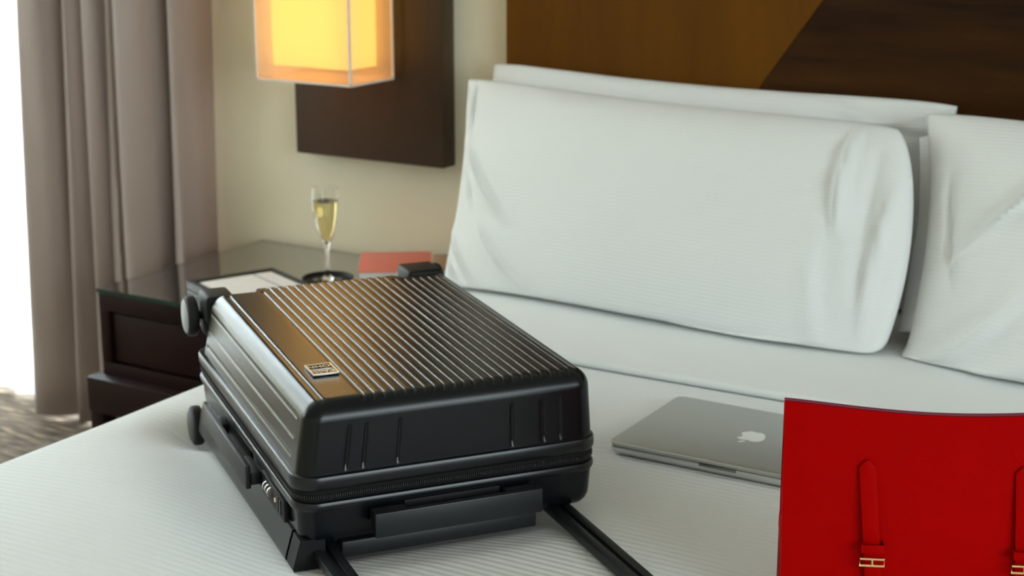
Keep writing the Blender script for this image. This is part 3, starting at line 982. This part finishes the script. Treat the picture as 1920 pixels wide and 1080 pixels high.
# zip teeth: several hundred tiny pieces, one part
bm = bmesh.new()
outl = round_rect(W, L_, 0.026, 14, 0.0030)
per = []
for i in range(len(outl)):
    a = Vector((*outl[i], 0)); b_ = Vector((*outl[(i + 1) % len(outl)], 0))
    per.append((a, b_))
step = 0.0026; carry = 0.0
for a, b_ in per:
    ln = (b_ - a).length
    t_ = carry
    while t_ < ln:
        p_ = a.lerp(b_, t_ / ln); an = math.atan2((b_ - a).y, (b_ - a).x)
        c_ = shear((p_.x, p_.y, 0.0835))
        box_bm(bm, c_, (0.0013, 0.002, 0.0042), 0, 0, Matrix.Rotation(an, 3, 'Z'))
        t_ += step
    carry = t_ - ln
me = bpy.data.meshes.new('zip_teeth'); bm.to_mesh(me); bm.free()
stuff(link('zip_teeth', me, M['teeth'], case, False))

# emblem plate on the lid, text reads from the handle end
def top_z(v):
    return HH + TS * v
ev0, ev1, eu0, eu1 = 0.104, 0.1445, 0.0490, 0.0812
ez = top_z(0.124)
em = box('emblem_plate', (eu0, ev0, ez + 0.0002), (eu1, ev1, ez + 0.0022), M['silver_text'], case, 0.0006)
em['label'] = 'small silver name plate with a raised frame'
fr_ = 0.0018
boxes('emblem_frame', [((eu0, ev0, ez + 0.0023), (eu1, ev0 + fr_, ez + 0.0034)), ((eu0, ev1 - fr_, ez + 0.0023), (eu1, ev1, ez + 0.0034)),
                       ((eu0, ev0 + fr_, ez + 0.0023), (eu0 + fr_, ev1 - fr_, ez + 0.0034)), ((eu1 - fr_, ev0 + fr_, ez + 0.0023), (eu1, ev1 - fr_, ez + 0.0034)),
                       ((eu0 + fr_, (ev0 + ev1) / 2 - 0.0004, ez + 0.0023), (eu1 - fr_, (ev0 + ev1) / 2 + 0.0004, ez + 0.0030))], M['chrome'], case)
box('emblem_ground', (eu0 + fr_ + .0002, (ev0 + ev1) / 2 + 0.0007, ez + 0.00225), (eu1 - fr_ - .0002, ev1 - fr_ - 0.0003, ez + 0.0026), M['dark_plastic'], case)
def text_mesh(name, body, size, ext, m, parent, loc, rot):
    cu_ = bpy.data.curves.new(name, 'FONT'); cu_.body = body; cu_.size = size; cu_.extrude = ext
    cu_.align_x = 'CENTER'; cu_.align_y = 'CENTER'
    to = bpy.data.objects.new(name, cu_); COL.objects.link(to)
    dg = bpy.context.evaluated_depsgraph_get(); dg.update()
    me = bpy.data.meshes.new_from_object(to.evaluated_get(dg))
    bpy.data.objects.remove(to)
    ob = link(name, me, m, parent, False)
    ob.location = loc; ob.rotation_euler = rot
    return ob
ec = ((eu0 + eu1) / 2)
t1 = text_mesh('emblem_lettering', 'JOHN', 0.0125, 0.0003, M['chrome'], case, (ec, (ev0 + ev1) / 2 + 0.0095, ez + 0.0030), (0, 0, math.pi))
t2 = text_mesh('emblem_lettering', 'PASS', 0.0125, 0.0003, M['chrome'], case, (ec, (ev0 + ev1) / 2 - 0.0095, ez + 0.0027), (0, 0, math.pi))

# carry handle on the near end
def hbox(name, lo, hi, m, bev=0.0015, parent=case):
    return box(name, lo, hi, m, parent, bev, 2, shear)
hd = hbox('carry_handle', (0.0800, -0.031, 0.034), (0.2880, -0.022, 0.0640), M['black_plastic'])
for a, b_ in ((0.0815, 0.122), (0.246, 0.2865)):
    hbox('handle_mount', (a, -0.0218, 0.040), (b_, -0.0058, 0.0625), M['black_plastic'], 0.002, case)
hbox('handle_gap_shade', (0.124, -0.0034, 0.038), (0.244, -0.0006, 0.0643), M['dark_plastic'], 0.001)  # black slab puts the shade of the gap behind the handle into colour
# underside housing and telescopic tubes
hbox('tube_housing', (0.050, 0.006, -0.001), (0.296, 0.20, 0.0200), M['black_plastic'], 0.003)
# flared skid along the left side, sunk into the bedding, with a separate corner foot
def skid(name, v0, v1, m, inn=0.0, n=12):
    V = []
    for k in range(n + 1):
        t_ = k / n; v_ = v0 + t_ * (v1 - v0)
        zb = -0.0065 - 0.017 * v_
        for u_, z_ in ((0.0006, 0.030), (-0.0020, 0.022), (-0.0080, zb + 0.008), (-0.0090, zb + 0.003), (-0.0080, zb), (0.03, zb), (0.03, 0.030)):
            V.append((u_ + inn, v_, z_))
    F = []
    for k in range(n):
        for i in range(7):
            F.append((k * 7 + i, k * 7 + (i + 1) % 7, (k + 1) * 7 + (i + 1) % 7, (k + 1) * 7 + i))
    F += [tuple(range(7)), tuple(n * 7 + i for i in range(7))]
    return mk(name, V, F, m, case, angle=50)
skid('side_skid', 0.040, 0.54, M['shell'])
skid('skid_joint', 0.0335, 0.0398, M['dark_plastic'], 0.004, 2)
skid('corner_foot', 0.004, 0.0333, M['dark_plastic'], 0.0, 3)
for a in (0.0165, 0.3190):
    t_ = boxes('telescopic_tube', [((a, -0.34, 0.0040), (a + 0.011, 0.30, 0.0160)), ((a + 0.011, -0.34, 0.0040), (a + 0.017, 0.30, 0.0128)),
                                   ((a + 0.017, -0.34, 0.0040), (a + 0.028, 0.30, 0.0160))], M['black_plastic'], case, 0.0012)
box('tube_grip', (0.008, -0.375, 0.0035), (0.356, -0.341, 0.022), M['black_plastic'], case, 0.006, 4)

# side handle and lock on the left face
hbox('side_handle', (-0.0245, 0.164, 0.0375), (-0.0175, 0.402, 0.0675), M['black_plastic'])
for a, b_ in ((0.168, 0.232), (0.356, 0.398)):
    hbox('handle_mount', (-0.0173, a, 0.040), (-0.002, b_, 0.0560), M['black_plastic'], 0.002)
hbox('handle_gap_shade', (-0.0014, 0.234, 0.036), (0.0008, 0.404, 0.0643), M['dark_plastic'], 0.0005)  # thin black slab stands in for the shaded hollow behind the side handle
lk = hbox('combination_lock', (-0.0052, 0.052, 0.0345), (0.0012, 0.160, 0.0615), M['dark_plastic'], 0.001)
for k in range(3):
    d_ = lathe('lock_dial', [(0.0, -0.002), (0.0058, -0.002), (0.0064, -0.0012), (0.0064, 0.0012), (0.0058, 0.002), (0.0, 0.002)], M['chrome'], lk, 20,
               shear((-0.0045, 0.136 - k * 0.011, 0.0500)), 'Y')
lathe('keyhole', [(0.0, -0.0012), (0.0026, -0.0012), (0.003, 0.0), (0.0, 0.0)], M['gold'], lk, 16, shear((-0.0051, 0.094, 0.0475)), 'X')
for v_ in (0.080, 0.069):
    box('lock_button', (-0.0064, v_ - 0.003, 0.039), (-0.0050, v_ + 0.003, 0.0570), M['black_plastic'], lk, 0.0005, 2, shear)

# wheels: four corners at the far end, twin discs each
def wheel(u, zc, v=0.577, cap=M['cap'], sgn=1, housing=True):
    rad = 0.0295
    w_ = empty('wheel', (u, v, zc)); w_.parent = case
    for s_, nm in ((0.0, 'tyre'), (0.024, 'tyre')):
        lathe(nm, [(0.0, -0.008), (rad - 0.004, -0.008), (rad - 0.001, -0.0062), (rad, -0.003), (rad, 0.003), (rad - 0.001, 0.0062), (rad - 0.004, 0.008), (0.0, 0.008)],
              M['rubber'], w_, 40, (sgn * s_, 0, 0), 'X')
    lathe('wheel_cap', [(0.0, -0.0012), (rad - 0.007, -0.0012), (rad - 0.005, 0.0), (rad - 0.005, 0.0004), (0.0, 0.0004)], cap, w_, 36, (-0.0085 if sgn > 0 else 0.0085, 0, 0), 'X') if sgn > 0 else \
        lathe('wheel_cap', [(0.0, 0.0012), (rad - 0.007, 0.0012), (rad - 0.005, 0.0), (rad - 0.005, -0.0004), (0.0, -0.0004)], cap, w_, 36, (0.0085, 0, 0), 'X')
    lathe('axle', [(0.0, -0.004), (0.006, -0.004), (0.006, 0.004), (0.0, 0.004)], M['dark_plastic'], w_, 20, (sgn * 0.012, 0, 0), 'X')
    return w_
wheel(-0.004, 0.1500)
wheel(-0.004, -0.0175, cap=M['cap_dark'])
wheel(W + 0.000, 0.1640, sgn=-1)
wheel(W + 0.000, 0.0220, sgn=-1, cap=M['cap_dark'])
for u0, u1 in ((0.008, 0.050), (W - 0.062, W - 0.008)):
    for z0_, z1_ in ((0.150, 0.190 if u0 < 0.1 else 0.199), (-0.030, 0.012) if u0 < 0.1 else (-0.004, 0.035)):
        box('wheel_fork', (u0, L_ - 0.030, z0_), (u1, 0.577, z1_), M['dark_plastic'], case, 0.006, 3)

# ------------------------------------------------------------------ laptop
LT = 0.018
lz = BZ + 0.0022
lap = tag(empty('laptop', (-0.945, 1.802, lz), R(0.4)), 'closed silver laptop with white fruit emblem lying on the bed', 'laptop')
o1 = [(x, y) for x, y in round_rect(0.325, 0.227, 0.012, 8)]
# tapered wedge base with the thumb notch
def slab(name, z0, z1, outline, m, lo_in=0.0, hi_in=0.0, notch=None):
    V = []; n = len(outline)
    rings_ = [(z0, lo_in), (z0 + (z1 - z0) * 0.35, lo_in * 0.3), (z1 - 0.0012, 0.0), (z1 - 0.0003, hi_in * 0.5), (z1, hi_in)]
    cx, cy = 0.325 / 2, 0.227 / 2
    for z, ins_ in rings_:
        for x, y in outline:
            kx = 1 - ins_ / cx; ky = 1 - ins_ / cy
            V.append((cx + (x - cx) * kx, cy + (y - cy) * ky, z))
    F = []
    for k in range(len(rings_) - 1):
        for i in range(n):
            j = (i + 1) % n
            F.append((k * n + i, k * n + j, (k + 1) * n + j, (k + 1) * n + i))
    F.append(tuple(range(n))[::-1]); F.append(tuple((len(rings_) - 1) * n + i for i in range(n)))
    return mk(name, V, F, m, lap, angle=30)
slab('base', 0.0, 0.0115, o1, M['alu_base'], 0.006, 0.0006)
ins_o = [(0.325 / 2 + (x - 0.1625) * 0.994, 0.227 / 2 + (y - 0.1135) * 0.992) for x, y in o1]
prism('lid_gap', ins_o, 0.0116, 0.0124, M['seam'], lap)
slab('lid', 0.0125, 0.0180, o1, M['alu'], 0.0008, 0.0022)
box('thumb_notch', (0.136, -0.0008, 0.0080), (0.189, 0.003, 0.0117), M['notch'], lap, 0.0006)
# emblem: apple outline, top towards the front edge (upright when the lid is open)
def apple_pts():
    P = []
    def arc(cx, cy, rx, ry, a0, a1, n):
        for k in range(n + 1):
            a = R(a0 + (a1 - a0) * k / n)
            P.append((cx + rx * math.cos(a), cy + ry * math.sin(a)))
    # body drawn upright, anticlockwise from the top dip; bite on the right
    body = [(0.0, 0.62), (-0.18, 0.70), (-0.38, 0.74), (-0.60, 0.68), (-0.80, 0.50), (-0.90, 0.22), (-0.90, -0.10), (-0.82, -0.42), (-0.66, -0.72), (-0.48, -0.93), (-0.30, -1.0),
            (-0.14, -0.95), (0.0, -0.91), (0.14, -0.95), (0.30, -1.0), (0.48, -0.93), (0.64, -0.74), (0.76, -0.52), (0.83, -0.34),
            (0.68, -0.22), (0.58, -0.04), (0.55, 0.14), (0.60, 0.32), (0.70, 0.46), (0.76, 0.52),
            (0.62, 0.66), (0.42, 0.74), (0.22, 0.71)]
    return body
def logo_part(name, pts, s_, c_):
    # upright y axis points towards the front edge (-Y) and x is mirrored with it
    Q = [(c_[0] - x * s_, c_[1] - y * s_) for x, y in pts]
    bm = bmesh.new()
    vs_ = [bm.verts.new((x, y, 0.0182)) for x, y in Q]
    f_ = bm.faces.new(vs_)
    ex = bmesh.ops.extrude_face_region(bm, geom=[f_])
    bmesh.ops.translate(bm, vec=(0, 0, -0.0002), verts=[v for v in ex['geom'] if isinstance(v, bmesh.types.BMVert)])
    bmesh.ops.recalc_face_normals(bm, faces=bm.faces)
    bmesh.ops.triangulate(bm, faces=bm.faces)
    me = bpy.data.meshes.new(name); bm.to_mesh(me); bm.free()
    return link(name, me, M['logo'], lap, False)
lc = (0.1625, 0.1135)
a_ = logo_part('fruit_emblem', apple_pts(), 0.0215, lc); a_['label'] = 'white bitten fruit emblem'
leaf = [(0.02, 0.84), (0.06, 1.02), (0.16, 1.18), (0.30, 1.28), (0.40, 1.30), (0.37, 1.12), (0.27, 0.96), (0.14, 0.87)]
logo_part('emblem_leaf', leaf, 0.0215, lc)

# ------------------------------------------------------------------ red handbag
BW, BD, BH = 0.325, 0.085, 0.246
bag = tag(empty('handbag', (-0.558, 1.452, BZ + 0.001), R(24.5)), 'red leather handbag with gold buckled straps standing in front of the laptop', 'handbag')
def bag_panel(name, y0, top_sag, m, bulge, thick=0.004, ny=24, lean=0.0):
    nx = 40
    V = []
    for side in (0, 1):
        for i in range(nx + 1):
            a = i / nx
            for j in range(ny + 1):
                b_ = j / ny
                x = a * BW + 0.006 * (0.5 - a) * 2 * (1 - b_) * 0.8
                top = BH - top_sag * math.sin(math.pi * min(1, a * 1.02)) ** 1.2
                z = 0.002 + b_ * (top - 0.002)
                y = y0 - bulge * math.sin(math.pi * a) * math.sin(math.pi * min(1, 0.15 + b_ * 0.85)) + (thick if side else 0) - lean * b_
                V.append((x, y, z))
    n1 = (nx + 1) * (ny + 1)
    F = grid_faces(nx + 1, ny + 1, 0) + grid_faces(nx + 1, ny + 1, n1, True)
    idx = lambda i, j, s_: s_ * n1 + i * (ny + 1) + j
    for i in range(nx):
        F.append((idx(i, 0, 0), idx(i + 1, 0, 0), idx(i + 1, 0, 1), idx(i, 0, 1)))
        F.append((idx(i, ny, 0), idx(i + 1, ny, 0), idx(i + 1, ny, 1), idx(i, ny, 1)))
    for j in range(ny):
        F.append((idx(0, j, 0), idx(0, j + 1, 0), idx(0, j + 1, 1), idx(0, j, 1)))
        F.append((idx(nx, j, 0), idx(nx, j + 1, 0), idx(nx, j + 1, 1), idx(nx, j, 1)))
    return mk(name, V, F, m, bag, angle=50)
bag_panel('front_panel', 0.0, 0.010, M['red'], 0.006)
bag_panel('back_panel', BD - 0.004, 0.012, M['red'], 0.0, lean=BD - 0.010)
def top_pt(a, y, extra=0.0):
    return (a * BW, y - 0.006 * math.sin(math.pi * a) * math.sin(math.pi) , BH - 0.010 * math.sin(math.pi * min(1, a * 1.02)) ** 1.2 + extra)
tube('edge_piping', [top_pt(i / 40, 0.002, 0.0012) for i in range(41)], 0.0019, M['red_edge'], bag)
# pleated side gussets
for sx in (0, 1):
    V = []
    ny, nz = 12, 20
    for i in range(ny + 1):
        t_ = i / ny
        for j in range(nz + 1):
            b_ = j / nz
            wd_ = (BD - 0.0085) * (1 - b_) + 0.0005
            fold = 0.020 * (1 - abs(2 * t_ - 1)) * (0.3 + 0.7 * b_) * (1 - 0.8 * b_)
            bul = 0.004 * math.exp(-((b_ - 0.42) / 0.12) ** 2)
            x = 0.003 + fold - bul * math.sin(math.pi * t_) * 2 + 0.005 * (1 - b_)
            if sx:
                x = BW - x
            V.append((x, 0.0042 + t_ * wd_, 0.003 + b_ * (BH - 0.020)))
    g_ = mk('side_gusset', V, grid_faces(ny + 1, nz + 1), M['red'], bag, angle=60)
    s2 = g_.modifiers.new('thickness', 'SOLIDIFY'); s2.thickness = 0.003
box('bag_bottom', (0.006, 0.004, 0.001), (BW - 0.006, BD - 0.004, 0.006), M['red'], bag, 0.001)
# two straps with loop and gold buckle
def strap(x, top=0.187, lean=0.013):
    n = 26; hw = 0.0085
    V = []
    for k in range(n + 1):
        t_ = k / n
        z = 0.012 + t_ * (top - 0.012)
        tip = (top - z)
        w2 = hw if tip > 0.010 else hw * math.sqrt(max(0.0, 1 - ((0.010 - tip) / 0.0102) ** 2))
        stand = 0.0035 + 0.0035 * math.sin(math.pi * min(1, t_ * 1.1)) + 0.0005
        xx = x - lean * (t_ - 0.5) * 1.3
        bul = 0.006 * math.sin(math.pi * xx / BW) * math.sin(math.pi * min(1, 0.15 + z / BH * 0.85))
        for sx in (-1, -0.6, 0.6, 1):
            V.append((xx + sx * w2, -bul - stand + (0.0008 if abs(sx) == 1 else 0), z))
        for sx in (1, 0.6, -0.6, -1):
            V.append((xx + sx * w2, -bul - stand + 0.003, z))
    F = []
    for k in range(n):
        for i in range(8):
            F.append((k * 8 + i, k * 8 + (i + 1) % 8, (k + 1) * 8 + (i + 1) % 8, (k + 1) * 8 + i))
    F.append(tuple(range(8))); F.append(tuple(n * 8 + i for i in range(8)))
    st = mk('strap', V, F, M['red'], bag, angle=40)
    zb = 0.0865
    xb = x - lean * ((zb - 0.012) / (top - 0.012) - 0.5) * 1.3
    # leather keeper loop
    boxes('keeper_loop', [((xb - 0.0105, -0.0190, zb + 0.004), (xb + 0.0105, -0.0165, zb + 0.013)),
                          ((xb - 0.0120, -0.0190, zb + 0.004), (xb - 0.0102, -0.0060, zb + 0.013)),
                          ((xb + 0.0102, -0.0190, zb + 0.004), (xb + 0.0120, -0.0060, zb + 0.013))], M['red'], st, 0.0005)
    bz = zb - 0.006
    bk_ = tube('buckle', [(xb - 0.0125, -0.0165, bz - 0.0045), (xb + 0.0125, -0.0165, bz - 0.0045), (xb + 0.0125, -0.0165, bz + 0.003), (xb - 0.0125, -0.0165, bz + 0.003)],
               0.0016, M['gold'], st, 10, True)
    bk_['label'] = 'small gold buckle'
    tube('buckle_pin', [(xb, -0.0170, bz + 0.0035), (xb, -0.0180, bz - 0.001), (xb, -0.0172, bz - 0.005)], 0.0011, M['gold'], st, 8)
    return st
strap(0.0940)
strap(0.2470, lean=0.008)
